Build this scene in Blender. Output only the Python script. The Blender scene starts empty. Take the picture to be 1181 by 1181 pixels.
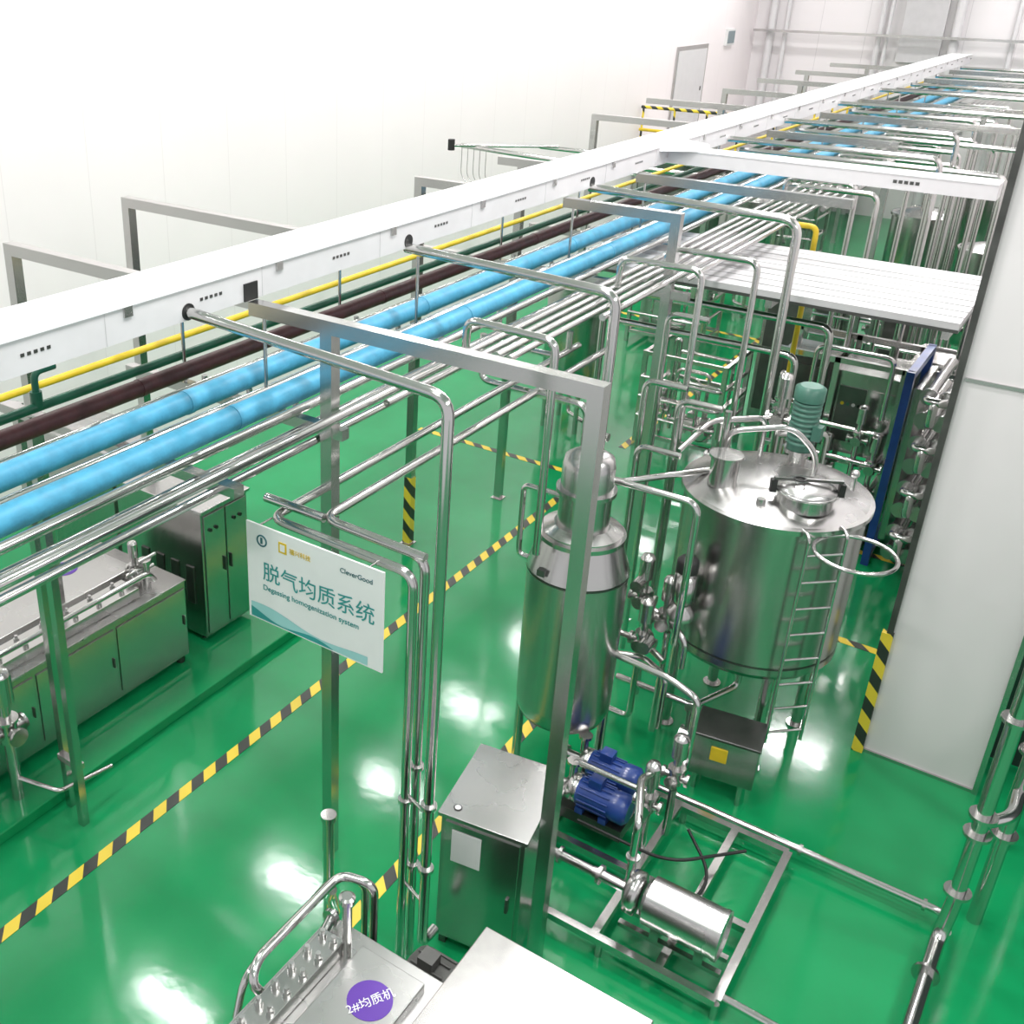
import bpy, math, random
from mathutils import Vector, Matrix
random.seed(4)
sc=bpy.context.scene
H=6.0
V=Vector
# ------------------------------------------------------------------ materials
def newmat(name):
    m=bpy.data.materials.new(name); m.use_nodes=True
    return m,m.node_tree,m.node_tree.nodes['Principled BSDF']
def noise_fac(nt,scale=(1,1,1),ns=5,detail=3):
    tc=nt.nodes.new('ShaderNodeTexCoord'); mp=nt.nodes.new('ShaderNodeMapping'); n=nt.nodes.new('ShaderNodeTexNoise')
    mp.inputs['Scale'].default_value=scale; n.inputs['Scale'].default_value=ns; n.inputs['Detail'].default_value=detail
    nt.links.new(tc.outputs['Object'],mp.inputs[0]); nt.links.new(mp.outputs[0],n.inputs['Vector'])
    return n.outputs['Fac']
def ramp(nt,fac,c0,c1,p0=.3,p1=.7):
    r=nt.nodes.new('ShaderNodeValToRGB'); nt.links.new(fac,r.inputs[0])
    r.color_ramp.elements[0].position=p0; r.color_ramp.elements[1].position=p1
    r.color_ramp.elements[0].color=(*c0,1); r.color_ramp.elements[1].color=(*c1,1)
    return r.outputs[0]
def mat(name,col,rough=.5,metal=0,var=.12,scale=(1,1,1),ns=6,bump=0,coat=0,rvar=.25):
    m,nt,b=newmat(name)
    f=noise_fac(nt,scale,ns)
    c0=tuple(max(0,c*(1-var)) for c in col); c1=tuple(min(1,c*(1+var)) for c in col)
    nt.links.new(ramp(nt,f,c0,c1),b.inputs['Base Color'])
    b.inputs['Metallic'].default_value=metal
    mr=nt.nodes.new('ShaderNodeMapRange'); nt.links.new(f,mr.inputs[0])
    mr.inputs['To Min'].default_value=rough*(1-rvar); mr.inputs['To Max'].default_value=rough*(1+rvar)
    nt.links.new(mr.outputs[0],b.inputs['Roughness'])
    if coat: b.inputs['Coat Weight'].default_value=coat; b.inputs['Coat Roughness'].default_value=.08
    if bump:
        bm=nt.nodes.new('ShaderNodeBump'); bm.inputs['Strength'].default_value=bump; bm.inputs['Distance'].default_value=.02
        nt.links.new(f,bm.inputs['Height']); nt.links.new(bm.outputs[0],b.inputs['Normal'])
    return m
def mathn(nt,op,a,b=None):
    n=nt.nodes.new('ShaderNodeMath'); n.operation=op
    for i,x in enumerate((a,b)):
        if x is None: continue
        if isinstance(x,(int,float)): n.inputs[i].default_value=x
        else: nt.links.new(x,n.inputs[i])
    return n.outputs[0]
def seammat(name,col,line,axes,periods,w=.012,rough=.45):
    m,nt,b=newmat(name)
    tc=nt.nodes.new('ShaderNodeTexCoord'); sx=nt.nodes.new('ShaderNodeSeparateXYZ'); nt.links.new(tc.outputs['Object'],sx.inputs[0])
    acc=None
    for a,p in zip(axes,periods):
        fr=mathn(nt,'FRACT',mathn(nt,'DIVIDE',sx.outputs[a],p)); lt=mathn(nt,'LESS_THAN',fr,w/p)
        acc=lt if acc is None else mathn(nt,'MAXIMUM',acc,lt)
    mx=nt.nodes.new('ShaderNodeMix'); mx.data_type='RGBA'
    nt.links.new(acc,mx.inputs[0]); mx.inputs[7].default_value=(*line,1)
    f=noise_fac(nt,(1,1,1),.6)
    nt.links.new(ramp(nt,f,tuple(c*.97 for c in col),col),mx.inputs[6])
    nt.links.new(mx.outputs[2],b.inputs['Base Color']); b.inputs['Roughness'].default_value=rough
    return m
def hazmat(name,k=3.6):
    m,nt,b=newmat(name)
    tc=nt.nodes.new('ShaderNodeTexCoord'); sx=nt.nodes.new('ShaderNodeSeparateXYZ'); nt.links.new(tc.outputs['Object'],sx.inputs[0])
    s=mathn(nt,'ADD',mathn(nt,'ADD',sx.outputs[0],sx.outputs[1]),sx.outputs[2])
    g=mathn(nt,'GREATER_THAN',mathn(nt,'FRACT',mathn(nt,'MULTIPLY',s,k)),.5)
    nt.links.new(ramp(nt,g,(.80,.60,.05),(.03,.035,.03),.4,.6),b.inputs['Base Color']); b.inputs['Roughness'].default_value=.3
    return m
STEEL=mat('stainless_steel',(.55,.54,.53),.22,1,.03,(1,1,1),3,rvar=.1)
PIPE=mat('polished_steel_pipe',(.60,.59,.58),.15,1,.03,(1,1,1),3,rvar=.1)
BRUSH=mat('brushed_steel_tank',(.50,.485,.475),.25,1,.05,(9,9,.4),3,rvar=.12)
PLATE=mat('steel_sheet',(.56,.55,.545),.27,1,.03,(1,1,1),2,rvar=.12)
DARK=mat('dark_steel',(.14,.14,.135),.35,.9,.1)
DGREY=mat('dark_grey_paint',(.085,.085,.08),.4,0,.2)
BLACK=mat('black_rubber',(.012,.012,.012),.5)
WHITE=mat('white_paint',(.80,.80,.80),.35,0,.02)
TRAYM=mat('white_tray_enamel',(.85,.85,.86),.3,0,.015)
TRAYS=mat('tray_shade_and_grey_enamel',(.60,.59,.60),.35,0,.03)  # tray white greyed to paint in side shading; also plain grey on door, ducts
SLAT=mat('slat_grey_enamel',(.52,.51,.52),.45,0,.04)
BLUE=mat('blue_insulation_wrap',(.05,.275,.43),.5,0,.15,(1,1,1),9,.35)
RED=mat('maroon_insulation',(.07,.017,.021),.5,0,.3,(1,1,1),9,.3)
GREENP=mat('green_pipe_paint',(.012,.11,.065),.35,0,.2)
YELLOW=mat('yellow_paint',(.68,.48,.02),.4,0,.1)
MBLUE=mat('blue_motor_paint',(.012,.045,.22),.35,0,.2,coat=.4)
MGREEN=mat('green_motor_paint',(.04,.13,.095),.4,0,.15)
PURPLE=mat('purple_sticker',(.10,.03,.32),.4,0,.05)
TEAL=mat('teal_print',(.03,.28,.27),.5,0,.1)
PALE=mat('pale_teal_print',(.32,.60,.60),.5,0,.05)
INK=mat('ink_print',(.02,.12,.14),.5,0,.05)
GREYINK=mat('grey_print',(.2,.25,.27),.5,0,.05)
PAPER=mat('paper',(.70,.70,.70),.6,0,.03)
GLASS=mat('dark_window_glass',(.02,.035,.03),.08,0,.1)
POST=mat('dark_post',(.09,.09,.085),.35,.6,.2)
HAZ=hazmat('hazard_tape')
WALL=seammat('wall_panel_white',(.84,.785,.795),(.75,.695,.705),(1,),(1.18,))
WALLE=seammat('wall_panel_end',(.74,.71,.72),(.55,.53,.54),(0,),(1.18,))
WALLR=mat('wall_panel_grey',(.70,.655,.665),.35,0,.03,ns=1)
def floor_material(name,c0,c1):
    m,nt,b=newmat(name)
    f=noise_fac(nt,(1,1,1),.8,5)
    nt.links.new(ramp(nt,f,c0,c1),b.inputs['Base Color'])
    f2=noise_fac(nt,(1,1,1),1.6,6)
    mr=nt.nodes.new('ShaderNodeMapRange'); nt.links.new(f2,mr.inputs[0]); mr.inputs['To Min'].default_value=.05; mr.inputs['To Max'].default_value=.16
    nt.links.new(mr.outputs[0],b.inputs['Roughness'])
    f3=noise_fac(nt,(1,1,1),5,3)
    bm=nt.nodes.new('ShaderNodeBump'); bm.inputs['Strength'].default_value=.10; bm.inputs['Distance'].default_value=.01
    nt.links.new(f3,bm.inputs['Height']); nt.links.new(bm.outputs[0],b.inputs['Normal'])
    return m
FLOOR=floor_material('green_epoxy_floor',(.004,.225,.072),(.008,.29,.098))

# ------------------------------------------------------------------ builder
class B:
    def __init__(s): s.v=[];s.f=[];s.mi=[];s.sm=[];s.mats=[]
    def idx(s,m):
        if m not in s.mats: s.mats.append(m)
        return s.mats.index(m)
    def add(s,vs,fs,m,smooth=False):
        o=len(s.v); s.v+= [tuple(x) for x in vs]
        i=s.idx(m)
        for f in fs: s.f.append(tuple(o+k for k in f)); s.mi.append(i); s.sm.append(smooth)
    def box(s,c,d,m,rz=0,rx=0,ry=0):
        R=Matrix.Rotation(rz,3,'Z')@Matrix.Rotation(ry,3,'Y')@Matrix.Rotation(rx,3,'X')
        vs=[V(c)+R@V((x*d[0]/2,y*d[1]/2,z*d[2]/2)) for x in(-1,1) for y in(-1,1) for z in(-1,1)]
        s.add(vs,[(0,1,3,2),(4,6,7,5),(0,4,5,1),(2,3,7,6),(0,2,6,4),(1,5,7,3)],m)
    def bx(s,x0,x1,y0,y1,z0,z1,m): s.box(((x0+x1)/2,(y0+y1)/2,(z0+z1)/2),(x1-x0,y1-y0,z1-z0),m)
    def frame(s,d):
        d=V(d).normalized()
        if abs(d.z)<.99: u=d.cross(V((0,0,1))).normalized()
        else: u=V((1,0,0))
        return d,u,d.cross(u)
    def rev(s,c,prof,m,axis=(0,0,1),n=28,smooth=True,caps=True):
        d,u,w=s.frame(axis); c=V(c); vs=[];fs=[]
        for r,z in prof:
            for k in range(n):
                a=2*math.pi*k/n; vs.append(c+d*z+(u*math.cos(a)+w*math.sin(a))*r)
        for i in range(len(prof)-1):
            for k in range(n):
                fs.append((i*n+k,i*n+(k+1)%n,(i+1)*n+(k+1)%n,(i+1)*n+k))
        s.add(vs,fs,m,smooth)
        if caps:
            for e in(0,-1):
                r,z=prof[e]
                if r>1e-4: s.add([c+d*z+(u*math.cos(2*math.pi*k/n)+w*math.sin(2*math.pi*k/n))*r for k in range(n)],[tuple(range(n))],m)
    def cyl(s,p0,p1,r,m,r2=None,n=18):
        p0=V(p0);p1=V(p1); s.rev(p0,[(r,0),(r if r2 is None else r2,(p1-p0).length)],m,(p1-p0),n)
    def stack(s,c,prof,m,axis=(0,0,1),n=28):
        for a,b in zip(prof[:-1],prof[1:]): s.rev(c,[a,b],m,axis,n,True,False)
        d,u,w=s.frame(axis); c=V(c)
        for r,z in (prof[0],prof[-1]):
            if r>1e-4: s.add([c+d*z+(u*math.cos(2*math.pi*k/n)+w*math.sin(2*math.pi*k/n))*r for k in range(n)],[tuple(range(n))],m)
    def sph(s,c,r,m,n=14):
        s.rev(c,[(max(1e-5,r*math.sin(math.pi*i/8)),-r*math.cos(math.pi*i/8)) for i in range(9)],m,n=n,caps=False)
    def sweep(s,pts,r,m,n=12,closed=False,cap=True):
        pts=[V(p) for p in pts]; N=len(pts); vs=[];fs=[]
        prev=None
        for i,p in enumerate(pts):
            if closed: t=(pts[(i+1)%N]-pts[i-1]).normalized()
            elif i==0: t=(pts[1]-p).normalized()
            elif i==N-1: t=(p-pts[i-1]).normalized()
            else: t=((pts[i+1]-p).normalized()+(p-pts[i-1]).normalized()).normalized()
            if prev is None: u=t.orthogonal().normalized()
            else: u=(prev-prev.dot(t)*t).normalized()
            prev=u; w=t.cross(u)
            for k in range(n):
                a=2*math.pi*k/n; vs.append(p+(u*math.cos(a)+w*math.sin(a))*r)
        M=N if closed else N-1
        for i in range(M):
            j=(i+1)%N
            for k in range(n): fs.append((i*n+k,i*n+(k+1)%n,j*n+(k+1)%n,j*n+k))
        s.add(vs,fs,m,True)
        if cap and not closed:
            s.add(vs[:n],[tuple(range(n))[::-1]],m); s.add(vs[-n:],[tuple(range(n))],m)
    def pipe(s,pts,r,m=None,br=None,n=12):
        m=m or PIPE; pts=[V(p) for p in pts]; br=br or r*2.6; out=[pts[0]]
        for i in range(1,len(pts)-1):
            a,b,c=pts[i-1],pts[i],pts[i+1]
            d1=(a-b);d2=(c-b); R=min(br,d1.length*.49,d2.length*.49)
            p1=b+d1.normalized()*R; p2=b+d2.normalized()*R
            for k in range(7):
                t=k/6; out.append(p1*(1-t)**2+b*2*t*(1-t)+p2*t*t)
        out.append(pts[-1]); s.sweep(out,r,m,n)
    def tor(s,c,R,r,m,axis=(0,0,1),n=32,a0=0,a1=2*math.pi):
        d,u,w=s.frame(axis); c=V(c); full=abs(a1-a0)>6.28
        N=n if full else n+1
        pts=[c+(u*math.cos(a0+(a1-a0)*k/n)+w*math.sin(a0+(a1-a0)*k/n))*R for k in range(N)]
        s.sweep(pts,r,m,10,closed=full)
    def clamp(s,p,r,axis,m=None):
        d=V(axis).normalized(); s.cyl(V(p)-d*.012,V(p)+d*.012,r*1.55,m or STEEL,n=16)
    def done(s,name,bevel=0):
        me=bpy.data.meshes.new(name); me.from_pydata(s.v,[],s.f)
        for m in s.mats: me.materials.append(m)
        me.polygons.foreach_set('material_index',s.mi); me.polygons.foreach_set('use_smooth',s.sm); me.update()
        ob=bpy.data.objects.new(name,me); sc.collection.objects.link(ob)
        if bevel:
            b=ob.modifiers.new('bevel','BEVEL'); b.width=bevel; b.segments=2; b.limit_method='ANGLE'; b.angle_limit=math.radians(60)
        return ob
def text(body,loc,size,m,rot,parent,name,align='LEFT',ext=0.0008):
    t=bpy.data.curves.new(name,'FONT'); t.body=body; t.size=size; t.extrude=ext; t.materials.append(m); t.align_x=align
    o=bpy.data.objects.new(name,t); sc.collection.objects.link(o); o.location=loc; o.rotation_euler=rot; o.parent=parent
    return o

# ------------------------------------------------------------------ room shell
b=B(); b.bx(-10.2,7,-3,32.2,-.2,0,FLOOR); b.done('floor')
b=B(); b.bx(-10.2,-10,-3,32.2,0,7.6,WALL); b.done('wall_left')
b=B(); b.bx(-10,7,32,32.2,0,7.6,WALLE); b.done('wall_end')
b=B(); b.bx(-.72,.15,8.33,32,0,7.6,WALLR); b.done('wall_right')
b=B(); b.bx(.15,7,8.9,9.0,0,7.6,GLASS); b.done('window_1')
b=B(); b.bx(-10.2,7,-3,32.2,7.6,7.7,WHITE); b.done('ceiling')
b=B(); b.bx(-.70,.15,8.315,8.33,3.38,3.405,STEEL); b.bx(.13,.17,8.3,8.33,0,7.6,STEEL); b.done('trim_1')
b=B(); b.bx(-.72,.15,8.31,8.33,0,.03,STEEL); b.done('baseboard_right')
b=B(); b.bx(-.765,-.72,8.29,8.34,0,7.6,POST); b.bx(-.80,-.712,8.28,8.345,.0,1.2,HAZ); b.done('corner_post')
b=B(); b.bx(-9.98,-5.68,-2,7.2,0.001,.10,FLOOR); b.done('machine_plinth',.01)
b=B()
z0,z1=.0005,.004
for x0,x1,y0,y1 in ((-5.04,-4.94,-1,11.78),(-3.21,-3.11,1,7.2),(-7.6,-4.9,11.78,11.88),(-5.04,-4.94,13,24),(-1.75,-.95,11.9,12.0),(-1.6,-.82,9.9,10.0),(-8,-4.9,19.0,19.1)):
    b.bx(x0,x1,y0,y1,z0,z1,HAZ)
b.done('floor_hazard_tape')

# ------------------------------------------------------------------ cable tray
b=B()
X0,X1,ZB,ZT=-4.70,-4.27,4.15,4.35
b.bx(X0,X1,.3,30.6,ZB,ZT-.012,TRAYS)  # body greyer than the lid: side shading put into the colour
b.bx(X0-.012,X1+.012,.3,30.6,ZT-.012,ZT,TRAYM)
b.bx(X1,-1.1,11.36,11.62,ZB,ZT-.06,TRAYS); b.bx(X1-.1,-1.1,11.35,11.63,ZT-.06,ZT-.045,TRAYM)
b.add([(X1,11.1,ZT-.004),(X1+.35,11.36,ZT-.004),(X1+.35,11.62,ZT-.004),(X1,11.85,ZT-.004),(X1,11.1,ZT-.05),(X1+.35,11.36,ZT-.05),(X1+.35,11.62,ZT-.05),(X1,11.85,ZT-.05)],[(0,1,2,3),(4,7,6,5),(0,4,5,1),(1,5,6,2),(2,6,7,3)],TRAYM)
for k in range(5): b.bx(-2.0+k*.05,-1.965+k*.05,11.355,11.36,ZB+.06,ZB+.09,DARK)
b.bx(X1-.02,X1+.01,4.62,4.74,ZB,ZB+.11,BLACK)
for y in (4.15,6.4,9.5): b.cyl((X1-.01,y,4.2),(X1+.006,y,4.2),.05,BLACK)
y=1.2
while y<30:
    b.bx(X1,X1+.012,y-.03,y+.03,ZT-.07,ZT-.012,PLATE)
    b.bx(X1,X1+.002,y-.16,y-.155,ZB,ZT-.012,SLAT)
    for k in range(5): b.bx(X1,X1+.003,y+.55+k*.04,y+.572+k*.04,ZB+.09,ZB+.108,DARK)
    y+=1.25
tray=b.done('cable_tray')

# ------------------------------------------------------------------ long pipe bundle
def ln(name,x,z,r,m,y0=.3,y1=31.5,fl=None):
    b=B(); b.cyl((x,y0,z),(x,y1,z),r,m,n=20)
    if fl:
        y=y0+1.3
        while y<y1: b.cyl((x,y-.02,z),(x,y+.02,z),r*1.05,fl,n=20); y+=2.6
    return b.done(name)
PZ=3.6
ln('yellow_pipe',-5.2,PZ+.05,.024,YELLOW)
ln('green_pipe',-5.02,PZ,.030,GREENP)
ln('maroon_pipe',-4.78,PZ,.056,RED,fl=RED)
ln('blue_insulated_pipe',-4.38,PZ,.072,BLUE,fl=BLUE)
ln('blue_insulated_pipe',-3.99,PZ,.074,BLUE,fl=BLUE)
b=B()
for x,r,y0 in ((-4.185,.03,.3),(-4.59,.02,.3),(-3.82,.03,.3),(-3.56,.03,.3),(-3.46,.025,5),(-3.37,.028,6.2),(-3.27,.025,6.2),(-3.17,.03,7.5),(-3.07,.025,9),(-2.96,.03,13)):
    b.cyl((x,y0,PZ-.03),(x,31.5,PZ-.03),r,PIPE,n=14)
for x,z,y1 in ((-3.9,3.4,9),(-3.75,3.38,9)): b.cyl((x,.3,z-.02),(x,y1,z-.02),.026,PIPE,n=14)
b.done('steel_pipe_bundle')
b=B(); b.pipe([(-5.02,3.6,3.6),(-5.02,3.6,3.82),(-5.02,3.75,3.82)],.022,GREENP); b.cyl((-5.02,3.6,3.6),(-5.02,3.6,3.7),.035,GREENP); b.done('pipe_vent')

# ------------------------------------------------------------------ rack frames
def rack(y,xl,xr,zt=4.1,cols=(),low=True,w=.085,lowx=(-5.45,-3.0),haz=(),basep=True):
    b=B()
    if xl<X0: b.bx(xl-w/2,X0,y-w/2,y+w/2,zt-w/2,zt+w/2,STEEL)
    if xr>X1: b.bx(X1,xr+w/2,y-w/2,y+w/2,zt-w/2,zt+w/2,STEEL)
    for c in cols:
        zb=.101 if (c<-5.7 and y<7.2) else 0
        b.bx(c-w/2,c+w/2,y-w/2,y+w/2,zb,zt-w/2,STEEL)
        if basep: b.bx(c-.07,c+.07,y-.07,y+.07,zb,zb+.012,STEEL)
    if low: b.bx(lowx[0],lowx[1],y-.035,y+.035,3.40,3.47,STEEL)
    for x in (-4.9,-4.18): b.cyl((x,y,3.45),(x,y,zt),.012,STEEL,n=8)
    for x in (-5.02,-4.78,-4.38,-3.99): b.cyl((x,y+.06,3.47),(x,y+.06,3.52),.02,STEEL,n=8)
    for c in haz: b.bx(c-w/2-.004,c+w/2+.004,y-w/2-.004,y+w/2+.004,0.02,.85,HAZ)
    return b.done('pipe_rack_frame')
rack(4.70,-6.62,-1.96,cols=(-6.62,-3.67,-1.96),lowx=(-5.45,-3.55),basep=False)
rack(6.4,-7.25,X1,cols=(-7.25,),lowx=(-7.0,-3.1))
rack(8.95,-5.85,-3.2,cols=(-5.85,-3.2),haz=(-5.85,),lowx=(-5.8,-3.0))
rack(10.6,-5.85,-2.2,cols=(-5.6,))
rack(14.9,-6.75,-2.7,cols=(-6.75,-2.7),haz=(-6.75,))
rack(17.5,-7.0,-1.6,cols=(-5.8,-1.6))
rack(20,-6.6,-1.7,cols=(-6.6,-2.4),haz=(-6.6,))
rack(22.6,-6.8,-1.3,cols=(-6.0,-1.7))
rack(25.2,-6.8,-1.4,cols=(-6.6,-1.9))
rack(28,-6.8,-1.4,cols=(-6.0,-1.9))
b=B()
for x,y in ((-5.36,3.78),(-5.60,3.86)): b.bx(x-.03,x+.03,y-.03,y+.03,.0,3.4,STEEL)
b.bx(-5.66,-3.6,3.76,3.84,3.36,3.42,STEEL); b.bx(-5.6,-5.36,3.79,3.85,2.2,2.25,STEEL); b.bx(-5.6,-5.36,3.79,3.85,.5,.55,STEEL)
b.done('pipe_support_stand')

# ------------------------------------------------------------------ branch pipes
def branch(*paths,r=.03,clamps=(),name='branch_pipe',br=None):
    b=B()
    for p in paths: b.pipe(p,r,PIPE,br)
    for c,a in clamps: b.clamp(c,r,a)
    return b.done(name)
XT=X1-.02
branch([(XT,4.15,4.2),(-2.50,4.15,4.1),(-2.50,4.15,.35),(-2.50,4.3,.35)],r=.033,br=.11,clamps=[((-2.5,4.15,1.5),(0,0,1)),((-2.5,4.15,1.0),(0,0,1))])
branch([(XT,6.4,4.15),(-2.62,6.4,4.1),(-2.62,6.4,2.9)],r=.036,br=.12)
branch([(XT,9.5,4.15),(-2.33,9.5,4.1),(-2.33,9.5,.1)],r=.04,br=.15)
branch([(-3.70,8.3,3.02),(-3.72,4.2,3.02),(-2.70,4.2,3.0),(-2.70,4.2,.0)],r=.029,br=.1,clamps=[((-2.7,4.2,1.4),(0,0,1))])
branch([(-3.38,8.2,3.08),(-3.40,4.3,3.08),(-2.69,4.3,3.06)],[(-3.85,4.3,3.08),(-3.40,4.3,3.08)],[(-3.0,4.3,3.07),(-2.69,4.3,3.06),(-2.69,4.3,.0)],[(-3.39,6.9,3.08),(-2.95,6.9,3.07),(-2.95,6.9,1.2)],r=.029,br=.1,clamps=[((-2.69,4.3,1.6),(0,0,1)),((-2.69,4.3,.8),(0,0,1))])
branch([(-2.69,4.22,1.42),(-2.5,4.15,1.42)],[(-2.69,4.22,.7),(-2.5,4.15,.7)],r=.012,name='pipe_bracket')
branch([(-3.56,6.1,3.62),(-3.56,6.1,3.82),(-2.88,6.1,3.8),(-2.88,6.1,2.2)],r=.03,br=.09)
branch([(-4.1,7.3,3.3),(-4.1,7.3,2.9),(-3.2,7.3,2.9),(-3.0,7.3,2.9),(-3.0,7.3,.6)],[(-4.4,8.1,3.4),(-4.4,8.1,2.95),(-3.7,8.1,2.95),(-3.7,8.1,3.2)],r=.028,br=.1)
branch([(-3.4,8.3,3.6),(-3.4,8.3,3.85),(-2.7,8.3,3.85),(-2.7,8.3,.2)],[(-3.3,9.1,3.6),(-3.3,9.1,3.8),(-2.5,9.1,3.8),(-2.5,9.1,.2)],r=.028,br=.1)
branch([(-4.3,10.2,2.7),(-3.1,10.2,2.7),(-2.3,10.2,2.7),(-2.3,10.2,1.2)],[(-4.2,10.5,2.95),(-2.1,10.5,2.95),(-2.1,10.5,.5)],[(-4.3,10.2,2.7),(-4.3,10.2,.3)],r=.035,br=.12)
for y,x1,zb,z in ((13.3,-1.9,.4,4.2),(13.9,-1.3,.4,4.0),(15.6,-2.1,.3,4.2),(16.3,-1.2,.3,4.0),(18.4,-1.5,.3,4.2),(19.3,-2.4,.3,4.0),(21.2,-1.3,.3,4.2),(24,-1.6,.3,4.1),(26.5,-1.5,.3,4.1),(29.5,-1.4,.3,4.1)):
    branch([(XT,y,z),(x1,y,z),(x1,y,zb)],r=.035,br=.12)
for y,x1,z in ((13.0,-2.4,3.8),(14.4,-2.1,3.85),(15.3,-1.7,3.8),(16.9,-2.2,3.82),(18.0,-1.9,3.8),(20.8,-2.0,3.8),(23.3,-2.1,3.8)):
    branch([(-3.3,y,3.6),(-3.3,y,z),(x1,y,z),(x1,y,.3)],[(-3.5,y+.3,3.6),(-3.5,y+.3,z+.03),(x1-.3,y+.3,z+.03),(x1-.3,y+.3,.3)],r=.03,br=.12)
branch([(-7.9,15.5,3.5),(-6.2,15.5,3.5),(-5.4,15.5,3.5)],[(-8.2,13.6,3.7),(-5.2,13.6,3.6)],[(-7.2,17,3.1),(-5.2,17,3.1)],r=.035)

# ------------------------------------------------------------------ slatted panel
b=B()
for i in range(9):
    y=9.9+i*.212
    b.bx(-4.55,-.98,y,y+.185,3.30,3.36,SLAT)
b.bx(-4.55,-.98,9.9,11.79,3.27,3.298,DARK)
b.bx(-4.5,-4.44,9.9,11.8,3.2,3.27,STEEL); b.bx(-1.1,-1.04,9.9,11.8,3.2,3.27,STEEL); b.bx(-2.6,-2.54,9.9,11.8,3.2,3.27,STEEL)
b.done('parallel_duct_panel')

# ------------------------------------------------------------------ sign board
b=B()
sx0,sx1,sz0,sz1,sy=-3.80,-2.80,2.38,3.04,4.06
b.bx(sx0,sx1,sy,sy+.012,sz0,sz1,WHITE)
def wave(z0,amp,x0,x1,m,y,ph,base):
    n=24; vs=[];fs=[]
    for i in range(n+1):
        t=i/n; x=x0+(x1-x0)*t
        vs.append((x,y,base)); vs.append((x,y,max(base+.001,z0+amp*math.sin(ph+t*7)*(1-.2*t)-(t*.05))))
    for i in range(n): fs.append((2*i,2*i+2,2*i+3,2*i+1))
    b.add(vs,fs,m)
wave(sz0+.10,.025,sx0+.02,sx1-.1,PALE,sy-.002,.5,sz0+.01)
wave(sz0+.06,.025,sx0+.02,sx1-.35,TEAL,sy-.003,2.2,sz0+.01)
b.tor((sx0+.12,sy-.001,sz1-.1),.035,.005,INK,(0,1,0))
b.bx(sx0+.11,sx0+.125,sy-.003,sy,sz1-.12,sz1-.08,INK)
b.bx(sx0+.25,sx0+.31,sy-.003,sy,sz1-.13,sz1-.06,YELLOW); b.bx(sx0+.262,sx0+.298,sy-.004,sy,sz1-.118,sz1-.072,WHITE)
for x in (sx0+.08,sx1-.12): b.cyl((x,sy+.006,sz1-.02),(x,sy+.14,sz1-.02),.006,STEEL,n=8)
sign=b.done('hanging_sign_board')
R90=(math.pi/2,0,0)
text('脱气均质系统',(sx0+.12,sy-.003,sz0+.31),.138,TEAL,R90,sign,'sign_title')
text('Degassing homogenization system',(sx0+.12,sy-.003,sz0+.23),.052,TEAL,R90,sign,'sign_subtitle')
text('CleverGood',(sx1-.30,sy-.003,sz1-.10),.045,INK,R90,sign,'sign_logo_text')
text('福兴科技',(sx0+.33,sy-.003,sz1-.11),.04,YELLOW,R90,sign,'sign_small_text')

# ------------------------------------------------------------------ valve helper
def valve(b,x,y,z,s=1,cap=None):
    cap=cap or STEEL
    b.cyl((x,y,z-.06*s),(x,y,z+.06*s),.05*s,STEEL); b.clamp((x,y,z+.07*s),.04*s,(0,0,1)); b.cyl((x,y,z+.07*s),(x,y,z+.18*s),.03*s,STEEL)
    b.cyl((x,y,z+.18*s),(x,y,z+.34*s),.055*s,cap); b.rev((x,y,z+.34*s),[(.055*s,0),(.04*s,.03*s),(.001,.04*s)],cap,caps=False)
    for d in((1,0,0),(0,1,0)): b.cyl(V((x,y,z))-V(d)*.09*s,V((x,y,z))+V(d)*.09*s,.03*s,STEEL); b.clamp(V((x,y,z))+V(d)*.09*s,.032*s,d); b.clamp(V((x,y,z))-V(d)*.09*s,.032*s,d)

# ------------------------------------------------------------------ large mixing tank
b=B(); tx,ty=-1.76,8.0; R=.69
b.rev((tx,ty,0),[(.05,.80),(.42,.85),(R-.05,.94),(R,1.0)],BRUSH,n=64,caps=False)
b.rev((tx,ty,0),[(R,1.0),(R,2.3)],BRUSH,n=64,caps=False)
b.stack((tx,ty,0),[(R,2.28),(R+.035,2.28),(R+.035,2.32),(R,2.33)],STEEL,n=64)
b.rev((tx,ty,0),[(R,2.33),(.5,2.40),(.2,2.43),(.001,2.435)],PLATE,n=64,caps=False)
b.rev((tx,ty,0),[(R+.004,1.06),(R+.004,1.075)],DARK,n=64,caps=False)
for a in (35,125,215,305):
    x=tx+.58*math.cos(math.radians(a)); y=ty+.58*math.sin(math.radians(a))
    b.cyl((x,y,0),(x,y,1.0),.045,STEEL); b.cyl((x,y,0),(x,y,.02),.08,STEEL)
b.pipe([(tx,ty,.82),(tx,ty,.4),(tx-.2,ty-.5,.4),(tx-.9,ty-.5,.4)],.03)
mx,my=-1.48,7.72
b.cyl((mx,my,2.38),(mx,my,2.50),.20,STEEL,n=36); b.rev((mx,my,2.5),[(.215,0),(.215,.025),(.15,.05),(.001,.065)],PLATE,n=36,caps=False)
b.tor((mx,my,2.5),.215,.012,STEEL,n=40)
b.box((mx,my,2.585),(.50,.03,.02),DARK,rz=.5)
b.box((mx-.22,my-.11,2.52),(.045,.045,.1),BLACK,rz=.5); b.box((mx+.22,my+.11,2.52),(.045,.045,.1),BLACK,rz=.5)
b.tor((mx-.05,my-.06,2.6),.04,.008,BLACK)
nx,ny=-2.10,7.68
b.stack((nx,ny,2.38),[(.11,0),(.11,.24),(.13,.24),(.13,.26),(.09,.26)],STEEL)
ax,ay=-1.74,8.42
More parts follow.
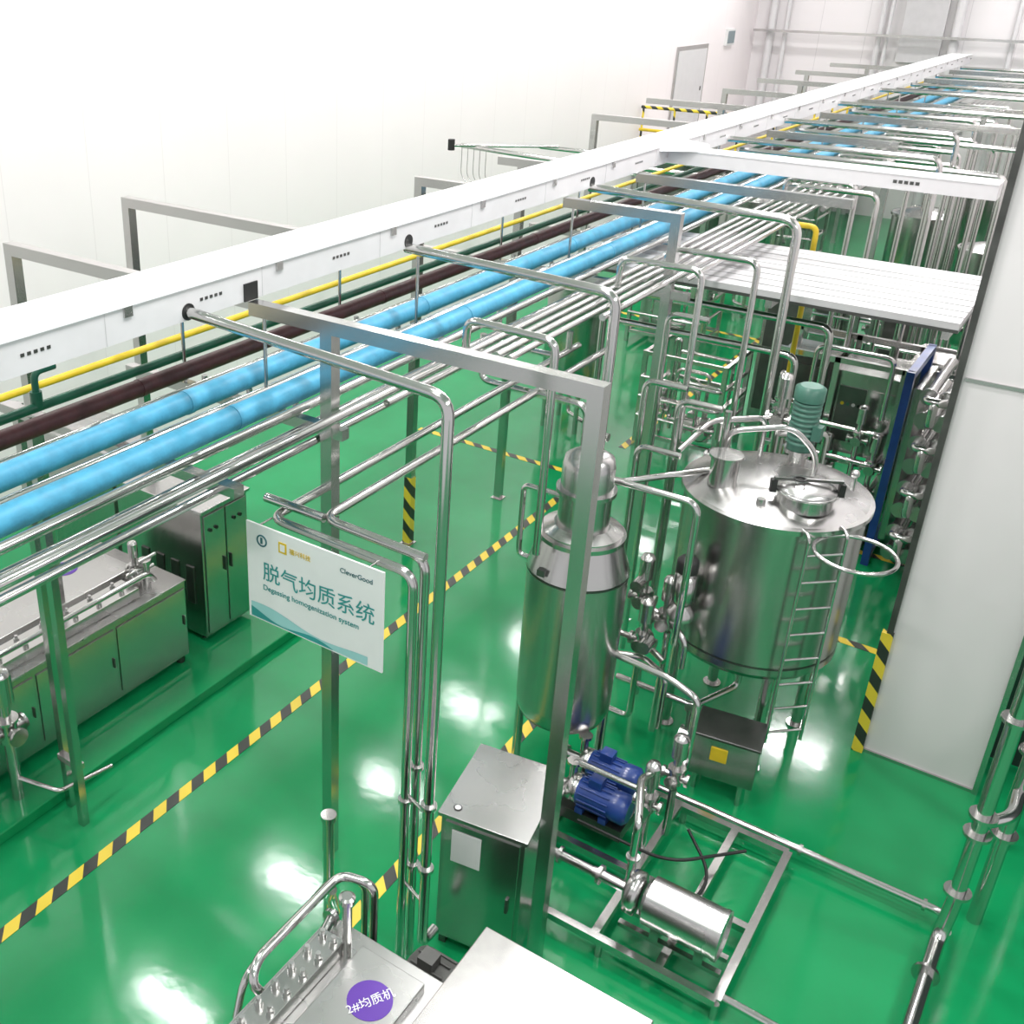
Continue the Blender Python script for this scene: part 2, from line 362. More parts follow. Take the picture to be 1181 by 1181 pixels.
b.stack((ax,ay,2.36),[(.15,0),(.15,.03),(.07,.03),(.07,.14),(.12,.14),(.12,.17)],STEEL)
b.rev((ax,ay,2.53),[(.10,0),(.10,.05)],MGREEN)
for i in range(9): b.rev((ax,ay,2.58+i*.042),[(.112,0),(.112,.02),(.098,.02),(.098,.042)],MGREEN,n=24)
b.rev((ax,ay,2.95),[(.118,0),(.118,.10),(.085,.12)],MGREEN); b.box((ax+.12,ay-.03,2.7),(.07,.09,.12),MGREEN)
b.pipe([(-2.2,7.95,2.35),(-2.2,7.95,2.72),(-1.75,8.1,2.82),(-1.55,8.2,2.6),(-1.55,8.2,2.36)],.024,br=.12)
b.pipe([(-2.02,8.35,2.35),(-2.02,8.35,2.75),(-2.35,8.0,2.75),(-2.45,7.6,2.6)],.022,br=.1)
b.cyl((-1.25,8.2,2.33),(-1.25,8.2,2.5),.02,STEEL); b.sph((-1.25,8.2,2.52),.035,STEEL)
b.cyl((-1.74,7.5,2.36),(-1.74,7.5,2.44),.035,STEEL)
la=math.radians(-46); lr=R+.10; lc=V((tx+lr*math.cos(la),ty+lr*math.sin(la),0)); tv=V((-math.sin(la),math.cos(la),0)); rv=V((math.cos(la),math.sin(la),0))
for s_ in(-1,1):
    p=lc+tv*s_*.15
    b.pipe([p+V((0,0,.45)),p+V((0,0,2.33)),p-rv*.1+V((0,0,2.33))],.014,br=.05,n=8)
for i in range(8): b.cyl(lc-tv*.15+V((0,0,.55+i*.23)),lc+tv*.15+V((0,0,.55+i*.23)),.012,PIPE,n=8)
b.tor(lc+rv*.17+tv*.12+V((0,0,2.26)),.28,.016,PIPE,(0,0,1),n=36)
tank=b.done('mixing_tank')

b=B()
valve(b,-2.48,7.35,1.35,1.1); valve(b,-2.25,7.3,1.25,1.1); valve(b,-2.38,7.2,1.05,1.1)
b.rev((-2.12,7.22,1.50),[(.06,0),(.085,.05),(.085,.26),(.07,.26),(.07,.30)],STEEL); b.rev((-2.12,7.22,1.80),[(.085,0),(.085,.09),(.06,.12),(.001,.125)],BLACK,caps=False)
for i in range(6): b.cyl((-2.12+.087*math.cos(i),7.22+.087*math.sin(i),1.55),(-2.12+.087*math.cos(i),7.22+.087*math.sin(i),1.78),.008,DARK,n=6)
b.rev((-2.12,7.22,1.38),[(.11,0),(.11,.06),(.05,.12)],STEEL)
b.pipe([(-2.45,7.35,1.2),(-2.45,7.35,.15),(-2.7,7.35,.15)],.028); b.pipe([(-2.22,7.3,1.15),(-2.22,7.3,.15)],.028)
b.pipe([(-2.45,7.35,1.3),(-2.2,7.3,1.25),(-2.05,7.25,1.15),(-2.05,7.25,.9)],.028)
b.pipe([(-2.62,7.2,1.6),(-2.62,7.2,1.05),(-2.38,7.2,1.05),(-2.15,7.1,1.0)],.028)
b.pipe([(-2.6,7.1,.9),(-2.35,7.2,.9),(-2.1,7.05,.9),(-2.1,7.05,.4)],.028)
b.cyl((-2.3,7.0,1.12),(-2.3,7.14,1.12),.055,STEEL); b.cyl((-2.5,7.2,1.52),(-2.5,7.32,1.52),.05,STEEL)
b.done('valve_manifold')
b=B()
valve(b,-2.05,8.9,2.55,1.1); b.cyl((-2.05,8.9,.0),(-2.05,8.9,2.5),.03,PIPE); valve(b,-2.42,8.55,2.2,1)
b.cyl((-2.42,8.55,0),(-2.42,8.55,2.2),.028,PIPE); b.pipe([(-2.05,8.9,2.55),(-2.42,8.55,2.55),(-2.42,8.55,2.2)],.028)
b.pipe([(-2.05,8.9,2.4),(-1.7,9.2,2.4),(-1.7,9.2,.2)],.028)
b.done('valve_manifold')

branch([(-2.62,6.75,2.62),(-1.98,6.75,2.62),(-1.98,6.75,1.95),(-2.05,6.95,1.3)],[(-2.62,6.4,2.95),(-2.62,6.4,2.7)],[(-2.95,6.9,2.4),(-2.2,7.9,2.4),(-2.2,7.9,2.9)],r=.028,br=.1)
for x,y,z in ((-2.75,7.5,2.6),(-2.6,7.9,2.9),(-2.9,7.9,3.0),(-3.0,8.5,3.4)):
    branch([(x,y,0),(x,y,z),(x+.35,y,z)],r=.027,br=.1)

# ------------------------------------------------------------------ deaerator vessel
b=B(); vx,vy=-2.72,6.5
b.rev((vx,vy,0),[(.06,.56),(.2,.59),(.34,.66),(.365,.73),(.372,.80)],BRUSH,n=48,caps=False)
b.rev((vx,vy,0),[(.372,.80),(.378,1.98)],BRUSH,n=48,caps=False)
b.rev((vx,vy,0),[(.38,1.98),(.37,2.02),(.31,2.22),(.30,2.25)],STEEL,n=48,caps=False)
b.rev((vx,vy,0),[(.384,1.96),(.384,1.975)],DARK,n=48,caps=False)
b.stack((vx,vy,0),[(.30,2.24),(.325,2.24),(.325,2.275),(.30,2.275),(.30,2.3),(.21,2.34)],STEEL,n=48)
b.rev((vx,vy,0),[(.19,2.3),(.19,2.62)],STEEL,n=40,caps=False)
b.stack((vx,vy,0),[(.19,2.60),(.22,2.60),(.22,2.63),(.19,2.63)],STEEL,n=40)
b.rev((vx,vy,0),[(.19,2.63),(.19,2.80),(.175,2.87),(.11,2.91),(.001,2.925)],PLATE,n=40,caps=False)
for a in (20,110,200,290):
    x=vx+.33*math.cos(math.radians(a)); y=vy+.33*math.sin(math.radians(a))
    b.cyl((x,y,0),(x,y,.85),.036,STEEL); b.cyl((x,y,0),(x,y,.02),.07,STEEL)
for s_ in(-.12,.16): b.box((vx+s_,vy-.36,2.04),(.06,.05,.05),DARK)
b.pipe([(vx,vy,.58),(vx,vy,.3),(vx+.5,vy-.3,.3)],.035)
b.pipe([(vx-.385,vy,1.9),(vx-.5,vy,1.9),(vx-.5,vy,2.5),(vx-.2,vy,2.5)],.022)
b.pipe([(vx,vy,2.90),(vx,vy,3.05),(vx+.12,vy,3.05)],.03)
b.done('deaerator_vessel')

# ------------------------------------------------------------------ control cabinet
b=B(); rz=math.radians(9); cx,cy=-2.37,4.86
Rm=Matrix.Rotation(rz,3,'Z')
def L(x,y,z): return V((cx,cy,0))+Rm@V((x,y,z))
b.box(L(0,0,.62),(.56,.70,1.06),BRUSH,rz); b.box(L(0,0,1.155),(.60,.74,.03),PLATE,rz)
b.box(L(0,-.355,.62),(.50,.012,.98),STEEL,rz)
b.box(L(-.10,-.364,.93),(.2,.004,.26),PAPER,rz); b.box(L(.2,-.368,.6),(.02,.02,.12),DARK,rz)
b.rev(L(-.2,-.28,1.17),[(.028,0),(.028,.004)],BLACK); b.rev(L(-.2,-.28,1.17),[(.02,0),(.02,.006)],PAPER)
for x in(-.24,.24):
    for y in(-.3,.3): b.box(L(x,y,.045),(.05,.05,.09),DARK,rz)
b.done('control_cabinet',.006)

# ------------------------------------------------------------------ pumps
def motor(b,c,d,Ln,r,m,feet=True):
    c=V(c); d=V(d).normalized()
    b.rev(c,[(r*.8,0),(r,.02),(r,Ln*.72)],m,d,24)
    _,u,w=b.frame(d)
    for k in range(14):
        a=2*math.pi*k/14; q=c+d*(Ln*.38)+(u*math.cos(a)+w*math.sin(a))*(r+.006)
        b.sweep([q-d*Ln*.28,q+d*Ln*.28],.007,m,6)
    b.rev(c+d*Ln*.72,[(r*1.08,0),(r*1.08,Ln*.22),(r*.8,Ln*.28)],m,d,24)
    b.box(c+d*Ln*.35+V((0,0,r+.03)),(.1,.1,.07),m)
    if feet:
        for t in(.15,.6): b.box(c+d*Ln*t-V((0,0,r+.005)),(.06 if abs(d.x)>.5 else r*1.8,r*1.8 if abs(d.x)>.5 else .06,.05),m)
def head(b,c,d,r):
    c=V(c); d=V(d).normalized()
    b.rev(c,[(r*.5,-.02),(r,0),(r,.07),(r*.6,.1)],STEEL,d,24); b.cyl(c,c-d*.14,.035,STEEL); b.clamp(c-d*.14,.04,d)
    b.cyl(c+V((0,0,r*.7)),c+V((0,0,r+.12)),.03,STEEL); b.clamp(c+V((0,0,r+.12)),.035,(0,0,1))
b=B(); fx0,fx1,fy0,fy1=-2.40,-.86,5.04,6.58; fz=.14; w=.055
for y in (fy0,fy1,5.72): b.bx(fx0,fx1,y-w/2,y+w/2,fz-w/2,fz+w/2,STEEL)
for x in (fx0,fx1,-1.7,-1.25): b.bx(x-w/2,x+w/2,fy0,fy1,fz-w/2-.001,fz+w/2+.001,STEEL)
for x in (fx0,fx1,-1.65):
    for y in(fy0,fy1,5.72): b.cyl((x,y,0),(x,y,.13),.025,STEEL)
for y in (5.22,5.36): b.bx(-1.6,-.9,y-.02,y+.02,.165,.2,STEEL)
c=V((-1.47,5.30,.42)); b.rev(c,[(.12,0),(.165,.03)],PLATE,(1,0,0),32); b.rev(c,[(.165,.03),(.167,.5)],PLATE,(1,0,0),32,caps=False); b.stack(c,[(.167,.5),(.172,.5),(.172,.53),(.14,.535),(.14,.52),(.05,.52)],PLATE,(1,0,0),32)
for x in(-1.35,-1.05): b.bx(x-.03,x+.03,5.20,5.40,.18,.30,STEEL)
b.rev((-1.61,5.30,.42),[(.08,0),(.15,.03),(.15,.1),(.09,.12)],STEEL,(1,0,0),24); b.cyl((-1.85,5.30,.42),(-1.55,5.30,.42),.04,STEEL)
b.clamp((-1.8,5.30,.42),.045,(1,0,0)); b.pipe([(-2.3,5.30,.42),(-1.8,5.30,.42)],.035)
b.pipe([(-2.3,5.30,.42),(-2.38,5.45,.42),(-2.38,6.1,.42)],.035); b.clamp((-2.1,5.30,.42),.04,(1,0,0))
b.pipe([(-1.6,5.30,.5),(-1.6,5.30,1.0),(-1.75,5.7,1.0),(-1.75,5.9,.9)],.028); b.clamp((-1.6,5.30,.7),.03,(0,0,1))
motor(b,(-2.30,5.98,.42),(1,0,0),.42,.11,MBLUE); head(b,(-2.35,5.98,.42),(1,0,0),.11)
motor(b,(-2.36,6.30,.42),(1,0,0),.42,.11,MBLUE); head(b,(-2.41,6.30,.42),(1,0,0),.11)
b.bx(-2.42,-1.9,5.9,6.4,.167,.27,DARK)
valve(b,-1.75,5.95,.60,1); valve(b,-1.66,6.2,.72,1); b.cyl((-1.75,5.95,.17),(-1.75,5.95,.5),.028,STEEL); b.cyl((-1.66,6.2,.17),(-1.66,6.2,.6),.028,STEEL)
b.pipe([(-2.35,5.98,.55),(-2.35,5.98,.66),(-1.75,5.98,.66)],.024); b.pipe([(-1.66,6.2,.7),(-1.66,6.42,.7),(-1.66,6.45,1.25),(-1.9,6.5,1.3),(-2.4,6.55,1.3)],.028)
b.pipe([(-1.3,5.2,.3),(-1.2,5.9,.25),(-1.5,6.2,.3)],.012,BLACK,br=.2)
b.pipe([(-2.2,5.8,.3),(-1.5,5.8,.3),(-1.1,6.3,.25)],.012,BLACK,br=.2)
b.done('pump_skid')
branch([(-2.2,6.70,.12),(.2,6.70,.12),(.22,6.45,.2)],[(-.86,5.10,.14),(-.2,5.10,.12),(.5,5.10,.12)],r=.028,br=.1,clamps=[((-.8,6.70,.12),(1,0,0)),((.05,6.70,.12),(1,0,0))],name='floor_pipe')
b=B()
b.pipe([(.16,5.0,.2),(.18,6.38,.2),(.20,6.40,.45),(.20,6.40,4.8)],.05,br=.14)
for z in (.6,1.1,1.25,2.0): b.clamp((.20,6.40,z),.055,(0,0,1))
b.clamp((.17,6.0,.2),.055,(0,1,0))
b.pipe([(.36,6.9,0),(.36,6.9,4.8)],.05); b.clamp((.36,6.9,.8),.055,(0,0,1)); b.clamp((.36,6.9,1.5),.055,(0,0,1))
b.pipe([(.20,6.40,1.18),(.36,6.6,1.18),(.36,6.9,1.18)],.04)
b.pipe([(.42,7.8,0),(.42,7.8,4.8)],.05); b.pipe([(.66,8.0,0),(.66,8.0,4.8)],.04); b.pipe([(.36,6.9,1.45),(.42,7.8,1.45)],.04)
for z in (.9,1.7,2.5): b.pipe([(.22,8.6,z),(1.6,8.6,z)],.03)
b.pipe([(.28,8.6,0),(.28,8.6,4.8)],.04)
b.done('riser_pipes')

b=B(); jx,jy=-1.55,7.14
b.box((jx,jy,.39),(.50,.36,.38),BRUSH,.15); b.box((jx,jy,.59),(.52,.38,.025),DARK,.15)
b.box((jx-.04+.028,jy-.188,.45),(.13,.012,.13),YELLOW,.15)
for dx in(-.18,.18):
    for dy in(-.12,.12): b.cyl((jx+dx,jy+dy,0),(jx+dx,jy+dy,.2),.02,STEEL)
b.cyl((jx-.38,jy-.04,.38),(jx-.24,jy-.03,.38),.09,STEEL); b.cyl((jx-.33,jy-.04,.38),(jx-.33,jy-.04,.66),.026,STEEL); b.clamp((jx-.33,jy-.04,.66),.03,(0,0,1))
b.done('transfer_pump',.008)

# ------------------------------------------------------------------ homogenizers
def homogenizer(ox,oy,oz,rz,lx,ly,h,label,txt=0,sxy=(.38,.62),feed=True):
    b=B(); Rm=Matrix.Rotation(rz,3,'Z')
    def L(x,y,z): return V((ox,oy,oz))+Rm@V((x,y,z))
    def bx(x0,x1,y0,y1,z0,z1,m): b.box(L((x0+x1)/2,(y0+y1)/2,(z0+z1)/2),(x1-x0,y1-y0,z1-z0),m,rz)
    bx(0,lx,0,ly,.08,h,BRUSH); bx(-.01,lx+.01,-.01,ly+.01,h,h+.02,PLATE)
    for x in(.06,lx-.06):
        for y in(.06,ly-.06): b.cyl(L(x,y,0),L(x,y,.09),.04,DARK)
    n=3
    for i in range(n):
        a=lx*i/n+.015; bx(a,lx*(i+1)/n-.015,-.012,0,.14,h-.06,STEEL)
        bx(lx*(i+1)/n-.06,lx*(i+1)/n-.045,-.03,-.012,h*.5,h*.5+.1,DARK)
    b.box(L(lx*.5,ly*.66,h+.05),(lx*.85,ly*.55,.07),PLATE,rz)
    bx(lx*.12,lx*.82,ly*.08,ly*.28,h+.02,h+.12,STEEL)
    for i in range(7):
        x=lx*(.16+.1*i)
        for yy in(.13,.23):
            b.cyl(L(x,ly*yy,h+.12),L(x,ly*yy,h+.15),.024,STEEL,n=8); b.cyl(L(x,ly*yy,h+.15),L(x,ly*yy,h+.175),.014,PLATE,n=8)
    if feed: b.pipe([L(lx*.05,-.05,h-.2),L(lx*.05,-.05,h+.2),L(lx*.2,ly*.05,h+.24),L(lx*.85,ly*.05,h+.24),L(lx*.9,ly*.1,h+.1)],.026)
    b.pipe([L(lx*.02,ly*.05,h+.1),L(lx*.14,ly*.1,h+.08)],.03); b.clamp(L(lx*.05,ly*.06,h+.1),.034,Rm@V((1,0,0)))
    x=lx*.9; b.cyl(L(x,ly*.2,h+.02),L(x,ly*.2,h+.22),.045,STEEL); b.cyl(L(x,ly*.2,h+.22),L(x,ly*.2,h+.26),.06,STEEL)
    for dx,dz in((0,.0),(-.12,.03),(.03,.1)): b.cyl(L(x+dx-.1,ly*.2,h+.16+dz),L(x+dx+.1,ly*.2,h+.16+dz),.02,STEEL,n=10)
    b.tor(L(x-.16,ly*.16,h+.2),.05,.008,STEEL,Rm@V((1,0,0)))
    valve(b,*L(x-.02,ly*.3,h+.12),.8)
    b.cyl(L(lx*.12,ly*.3,h+.02),L(lx*.12,ly*.3,h+.42),.028,STEEL); b.stack(L(lx*.12,ly*.3,h+.42),[(.045,0),(.045,.03),(.03,.04)],STEEL)
    p=L(lx*sxy[0],ly*sxy[1],h+.0855)
    b.rev(p,[(.12,0),(.12,.002)],PURPLE,n=32)
    o=b.done('homogenizer',.006)
    text(label,p+V((.03*math.sin(txt),-.03*math.cos(txt),.004)),.066,WHITE,(0,0,txt),o,'sticker_text','CENTER')
    return o
homogenizer(-6.12,3.2,.101,math.pi/2,2.5,1.15,.86,'1#均质机',txt=math.pi/2,sxy=(.76,.79))
homogenizer(-2.66,3.42,0,-math.pi/2,1.3,.74,1.12,'2#均质机',txt=math.radians(60),sxy=(.27,.70),feed=False)
b=B(); b.cyl((-3.2,4.08,0),(-3.2,4.08,1.05),.035,STEEL); b.cyl((-3.2,4.08,1.05),(-3.2,4.08,1.09),.052,STEEL); b.cyl((-3.2,4.08,0),(-3.2,4.08,.03),.07,STEEL)
b.pipe([(-3.2,4.08,.5),(-3.0,3.9,.5),(-2.9,3.7,.9),(-2.8,3.6,1.1)],.03)
b.pipe([(-2.60,2.80,1.14),(-2.66,2.74,1.28),(-2.70,2.84,1.33),(-2.70,3.55,1.33),(-2.50,3.60,1.33),(-2.50,3.60,.4)],.027,br=.08)
b.pipe([(-2.74,2.7,1.0),(-2.76,2.8,1.2),(-2.78,3.6,1.22),(-2.62,3.68,1.22),(-2.62,3.68,.3)],.022,br=.1)
b.done('damper_standpipe')
b=B()
b.bx(-7.3,-6.18,6.0,6.62,.16,1.5,BRUSH); b.bx(-7.33,-6.15,5.98,6.64,1.5,1.53,PLATE)
b.bx(-6.18,-6.165,6.03,6.30,.2,1.46,STEEL); b.bx(-6.18,-6.165,6.32,6.59,.2,1.46,STEEL)
for y in(6.27,6.35): b.bx(-6.165,-6.14,y-.008,y+.008,.8,.95,DARK)
for y in(6.1,6.18,6.42,6.5): b.cyl((-6.165,y,1.3),(-6.15,y,1.3),.018,BLACK,n=10)
for i in range(5): b.bx(-7.2+i*.2,-7.1+i*.2,5.985,6.0,.5,.9,DARK)
for x in(-7.2,-6.28):
    for y in(6.07,6.55): b.cyl((x,y,.101),(x,y,.17),.03,DARK)
b.done('electrical_cabinet',.006)
b=B()
b.bx(-8.6,-7.6,6.2,6.9,.14,1.6,BRUSH); b.bx(-8.62,-7.58,6.18,6.92,1.6,1.63,PLATE); b.bx(-7.6,-7.585,6.25,6.53,.2,1.5,STEEL); b.bx(-7.6,-7.585,6.56,6.85,.2,1.5,STEEL)
for x in(-8.5,-7.7):
    for y in(6.3,6.8): b.cyl((x,y,.101),(x,y,.15),.03,DARK)
b.done('electrical_cabinet',.006)
b=B()
b.bx(-1.88,-.94,2.4,3.82,.08,1.17,BRUSH); b.bx(-1.90,-.92,2.38,3.84,1.17,1.2,BRUSH)
b.bx(-1.85,-1.43,3.82,3.835,.14,1.1,STEEL); b.bx(-1.39,-.97,3.82,3.835,.14,1.1,STEEL)
for x in(-1.8,-1.02):
    for y in(2.48,3.74): b.cyl((x,y,0),(x,y,.09),.035,DARK)
b.done('stainless_enclosure',.008)
b=B(); motor(b,(-2.32,3.72,.62),(1,0,0),.38,.19,DGREY); b.bx(-2.35,-1.95,3.6,3.88,.0,.43,DARK); b.done('drive_motor')
b=B()
valve(b,-5.9,3.6,.75,1.5); b.cyl((-5.9,3.6,.1),(-5.9,3.6,.7),.045,STEEL); b.pipe([(-5.9,3.6,.75),(-5.9,3.0,.75)],.04); b.pipe([(-5.9,3.6,.3),(-5.5,3.7,.3),(-5.5,4.2,.2)],.02)
b.done('inlet_valve')

# ------------------------------------------------------------------ mid/far equipment
def tank2(x,y,r,z0,z1):
    b=B()
    b.rev((x,y,0),[(.05,z0-.2),(r*.7,z0-.1),(r,z0),(r,z1)],BRUSH,n=32,caps=False)
    b.stack((x,y,0),[(r,z1-.02),(r+.03,z1-.02),(r+.03,z1+.02),(r,z1+.02)],STEEL,n=32)
    b.rev((x,y,0),[(r,z1+.02),(r*.5,z1+.09),(.001,z1+.11)],PLATE,n=32,caps=False)
    for a in(45,135,225,315): 
        px=x+r*.85*math.cos(math.radians(a));py=y+r*.85*math.sin(math.radians(a)); b.cyl((px,py,0),(px,py,z0+.05),.035,STEEL)
    b.cyl((x,y,z1),(x,y,z1+.35),.08,STEEL); b.pipe([(x+r*.5,y,z1),(x+r*.5,y,z1+.4),(x+r*1.4,y,z1+.4),(x+r*1.4,y,.2)],.028)
    b.pipe([(x,y,z0-.18),(x,y,.2),(x+r,y-r*.6,.2)],.03)
    return b.done('storage_tank')
tank2(-6.0,13.3,.42,.8,2.1)
tank2(-3.0,20.5,.5,.8,2.3); tank2(-1.7,18.8,.45,.8,2.2); tank2(-2.2,22.8,.5,.8,2.4); tank2(-6.0,20.5,.5,.8,2.2); tank2(-1.6,25,.5,.8,2.4)
def skid2(x,y,w,d,h,motors=2,blue=True,panel=True):
    b=B()
    for px in(x,x+w):
        for py in(y,y+d): b.bx(px-.03,px+.03,py-.03,py+.03,0,h,STEEL)
    for z in(.2,h-.03,h*.55):
        b.bx(x,x+w,y-.025,y+.025,z-.025,z+.025,STEEL); b.bx(x,x+w,y+d-.025,y+d+.025,z-.025,z+.025,STEEL)
        b.bx(x-.025,x+.025,y,y+d,z-.025,z+.025,STEEL); b.bx(x+w-.025,x+w+.025,y,y+d,z-.025,z+.025,STEEL)
    if panel:
        b.bx(x+.04,x+w*.45,y+d*.4,y+d*.95,.25,h*.98,BRUSH); b.bx(x+.08,x+w*.40,y+d*.4-.01,y+d*.4,h*.5,h*.9,DARK)
    rnd=random.Random(int(x*100+y*10))
    for i in range(motors):
        mx=x+w*.5+i*.35; motor(b,(mx,y+.25,.42),(0,-1,0) if i%2 else (1,0,0),.34,.1,MBLUE if (blue and i%2==0) else STEEL); head(b,(mx-.05,y+.25,.42),(1,0,0),.1)
    for i in range(6):
        px=x+rnd.uniform(.1,w-.05);py=y+rnd.uniform(.05,d-.1);z=rnd.uniform(h*.6,h+.25)
        qx=x+rnd.uniform(.1,w-.05); b.pipe([(px,py,.2),(px,py,z),(qx,py,z),(qx,py,.4)],.025,br=.08,n=10)
        if i%2: valve(b,px,py,z*.6,.9)
    for i in range(3): 
        z=h*(.35+.2*i); b.pipe([(x,y-.06,z),(x+w,y-.06,z),(x+w,y+d,z)],.025,br=.1,n=10)
    return b.done('process_skid')
skid2(-1.75,13.5,.9,1.0,1.8,1,False)
skid2(-4.9,13.2,1.1,1.0,1.4,2,False,False); skid2(-3.9,17.2,1.3,1.2,1.6,2); skid2(-2.6,15.6,1.2,1.0,1.8,2,True); skid2(-4.0,23.6,1.4,1.2,1.6,3); skid2(-3.4,26.5,1.6,1.2,1.8,2)
skid2(-6.9,17.5,1.3,1,1.6,1,False); skid2(-6.6,22.8,1.3,1,2.0,1)
b=B()
b.bx(-2.98,-2.42,12.6,13.15,.35,1.95,DGREY); b.bx(-2.93,-2.47,12.585,12.6,.5,1.85,DARK); b.bx(-3.0,-2.4,12.58,13.17,1.95,1.98,STEEL)
b.bx(-2.3,-1.6,12.3,13.1,1.0,1.95,BRUSH); b.bx(-2.24,-1.95,12.285,12.3,1.15,1.8,DARK); b.bx(-1.9,-1.64,12.285,12.3,1.15,1.8,STEEL); b.bx(-2.32,-1.58,12.28,13.12,1.95,1.98,STEEL)
for i in range(4): b.cyl((-2.18+i*.06,12.28,1.6),(-2.18+i*.06,12.27,1.6),.02,(YELLOW,MGREEN,PAPER,BLACK)[i],n=10)
for x in (-2.98,-2.42,-2.3,-1.6):
    for y in (12.2,13.2): b.bx(x-.03,x+.03,y-.03,y+.03,0,2.15,STEEL)
for z in (.2,.95,2.12): b.bx(-2.98,-1.6,12.17,12.23,z-.03,z+.03,STEEL); b.bx(-2.98,-1.6,13.17,13.23,z-.03,z+.03,STEEL)
motor(b,(-2.05,12.0,.55),(1,0,0),.42,.15,PLATE); head(b,(-2.12,12.0,.55),(1,0,0),.15); b.bx(-2.2,-1.6,11.85,12.15,.0,.38,DARK)
motor(b,(-2.6,12.35,.45),(0,-1,0),.35,.11,STEEL); 
for x,z in((-2.8,1.5),(-2.65,1.2),(-2.2,.9),(-1.9,1.3),(-1.7,1.0)): valve(b,x,12.05,z,1.1); b.pipe([(x,12.05,z),(x,12.05,.15)],.03)
for z,y in((.75,11.95),(1.05,12.0),(1.4,12.05)): b.pipe([(-2.95,y,z),(-1.65,y,z),(-1.65,y+.8,z)],.03,br=.1)
b.pipe([(-2.5,12.0,.3),(-2.5,12.0,2.3),(-1.7,12.0,2.3),(-1.7,12.0,1.6)],.028,br=.1)
b.done('sterilizer_module')
b=B()
for y in(11.7,12.8): b.bx(-1.52,-1.44,y-.04,y+.04,0,2.3,MBLUE)
b.bx(-1.52,-1.44,11.7,12.8,2.22,2.3,MBLUE); b.bx(-1.52,-1.44,11.7,12.8,.1,.18,MBLUE)
for y in(11.7,12.8): b.bx(-1.0,-.94,y-.03,y+.03,0,2.3,STEEL)
for i in range(24): b.bx(-1.43,-1.36,11.8+i*.038,11.825+i*.038,.3,2.1,STEEL)
for i in range(8):
    z=.3+i*.26
    b.cyl((-1.25,11.6,z),(-1.25,12.9,z),.055,STEEL); b.cyl((-1.08,11.6,z),(-1.08,12.9,z),.055,STEEL)
    b.cyl((-1.25,11.54,z),(-1.25,11.58,z),.09,PLATE); b.cyl((-1.08,11.54,z),(-1.08,11.58,z),.09,PLATE)
    if i%2: b.pipe([(-1.25,11.55,z),(-1.25,11.42,z),(-1.08,11.42,z),(-1.08,11.55,z)],.045,br=.1)
    elif i<7: b.pipe([(-1.17,11.55,z),(-1.17,11.40,z),(-1.17,11.40,z+.26),(-1.17,11.55,z+.26)],.045,br=.12)
b.done('tubular_heat_exchanger')
b=B(); b.bx(-3.9,-3.4,14.9,15.5,.0,2.0,BRUSH); b.bx(-3.85,-3.45,14.88,14.9,.3,1.9,DARK); b.bx(-3.92,-3.38,14.87,15.52,2.0,2.03,PLATE); b.done('electrical_cabinet')
b=B(); b.pipe([(-2.96,11.98,3.57),(-2.75,11.98,3.57),(-2.75,11.98,.0)],.03,YELLOW,br=.08); b.done('yellow_drop_pipe')

# mezzanine
b=B()
mz=2.2; ya=24.4; xr=-6.9
b.bx(-9.95,xr,ya,31.4,mz-.15,mz,PLATE)
for x in(-9.9,xr-.05):
    for y in(ya+.1,28,31.3): b.bx(x-.05,x+.05,y-.05,y+.05,0,mz-.15,STEEL)
for i in range(5): b.cyl((xr,ya+.05+i*1.6,mz),(xr,ya+.05+i*1.6,mz+1),.025,HAZ)
for x in (-9.9,-9.15,-8.4,-7.65): b.cyl((x,ya+.05,mz),(x,ya+.05,mz+1),.025,HAZ)
for z in(mz+1,mz+.5): b.cyl((xr,ya+.05,z),(xr,31.3,z),.035,HAZ if z>3 else YELLOW); b.cyl((-9.95,ya+.05,z),(xr,ya+.05,z),.035,HAZ if z>3 else YELLOW)
b.done('mezzanine_platform')
b=B(); b.bx(-9.998,-9.97,26.3,28.4,2.21,4.40,STEEL); b.bx(-9.97,-9.955,26.4,28.3,2.25,4.30,TRAYS); b.bx(-9.955,-9.94,28.1,28.15,3.3,3.4,DARK); b.done('door_1')
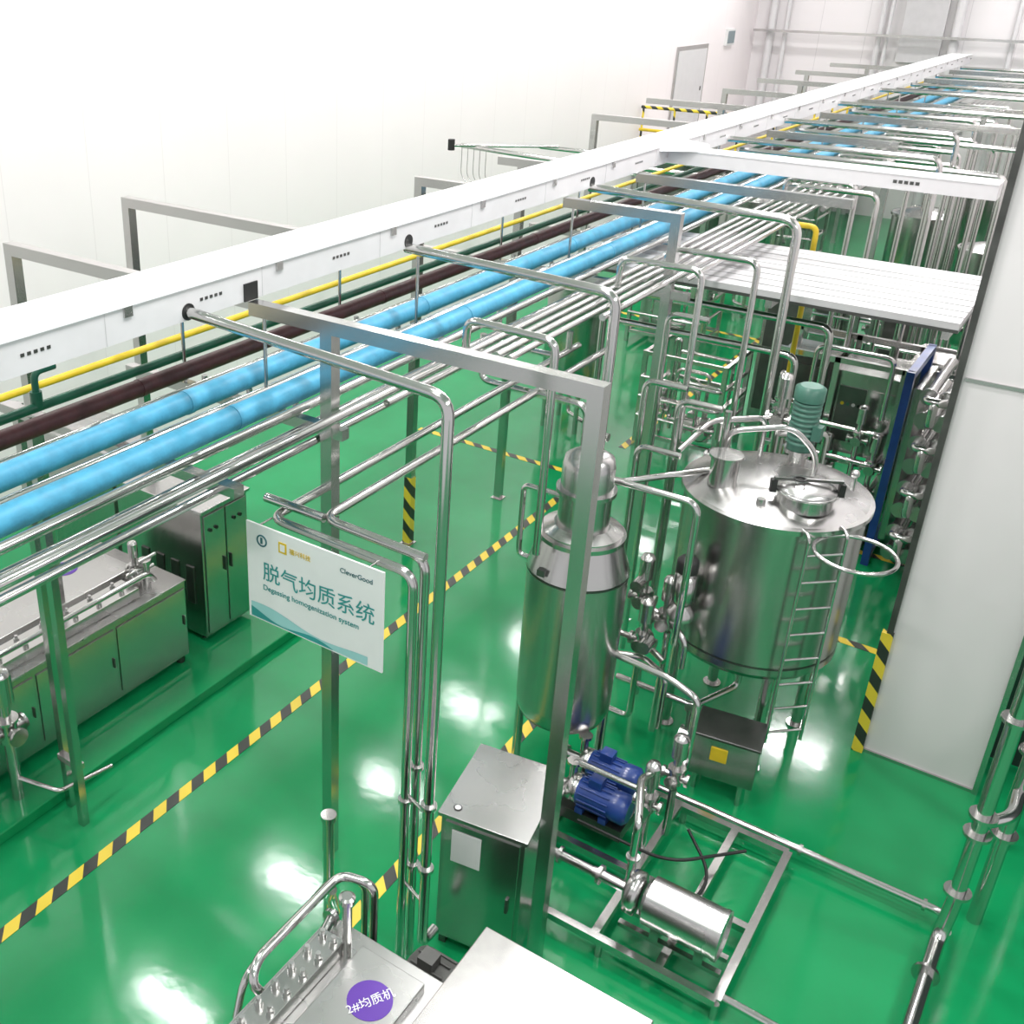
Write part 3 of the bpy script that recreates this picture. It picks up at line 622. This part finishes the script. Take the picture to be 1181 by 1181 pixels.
b=B(); b.bx(-9.998,-9.93,29.6,30.2,4.3,4.7,PAPER); b.bx(-9.93,-9.92,29.65,30.15,4.35,4.65,GREYINK); b.done('wall_notice_box')
b=B()
for x,r in((-9.5,.10),(-9.1,.06),(-6.7,.07),(-6.5,.05),(-4.9,.12),(-3.6,.06)): b.cyl((x,31.8,0),(x,31.8,7.59),r,TRAYS)
b.bx(-6.2,-5.2,31.85,31.98,4.0,7.59,SLAT); b.bx(-9.9,-1,31.55,31.65,4.6,4.66,STEEL)
b.done('end_wall_ducts')
b=B(); b.pipe([(-8.2,13.4,3.72),(-7.0,14.3,3.72)],.02)
for i in range(5): b.pipe([(-8.1+i*.1,13.45,3.7),(-8.1+i*.1,13.45,3.3),(-7.9+i*.1,13.5,3.1)],.006,br=.1,n=6)
b.cyl((-8.25,13.4,3.65),(-8.25,13.4,3.8),.05,BLACK); b.done('hanging_cable_rail')

# ------------------------------------------------------------------ lights
def lamp(x,y,p):
    l=bpy.data.lights.new('ceiling_light','AREA'); l.shape='RECTANGLE'; l.size=1.25; l.size_y=.35; l.energy=p; l.color=(1,.985,.98)
    o=bpy.data.objects.new('ceiling_light',l); sc.collection.objects.link(o); o.location=(x,y,7.55)
for x,p in((-8.3,62),(-2.8,100),(2.6,100)):
    for i in range(11):
        if x>0 and i>2: continue
        lamp(x,1.3+2.8*i,p)
w=bpy.data.worlds.new('World'); sc.world=w; w.use_nodes=True
w.node_tree.nodes['Background'].inputs[0].default_value=(.98,.98,1,1); w.node_tree.nodes['Background'].inputs[1].default_value=.6
sc.view_settings.view_transform='Standard'; sc.view_settings.look='None'; sc.view_settings.exposure=.42

# ------------------------------------------------------------------ camera
M=Matrix(((.81038,-.26231,.52391),(.58569,.33813,-.73664),(.01608,.9038,.42764)))
cam=bpy.data.cameras.new('camera'); co=bpy.data.objects.new('camera',cam); sc.collection.objects.link(co)
co.matrix_world=Matrix.Translation((0,0,H))@M.to_4x4()
cam.sensor_width=36; cam.lens=36*1220/1181; cam.clip_start=.05; cam.clip_end=200
cam.shift_x=(590.5-430)/1181; cam.shift_y=-(590.5-540)/1181
sc.camera=co
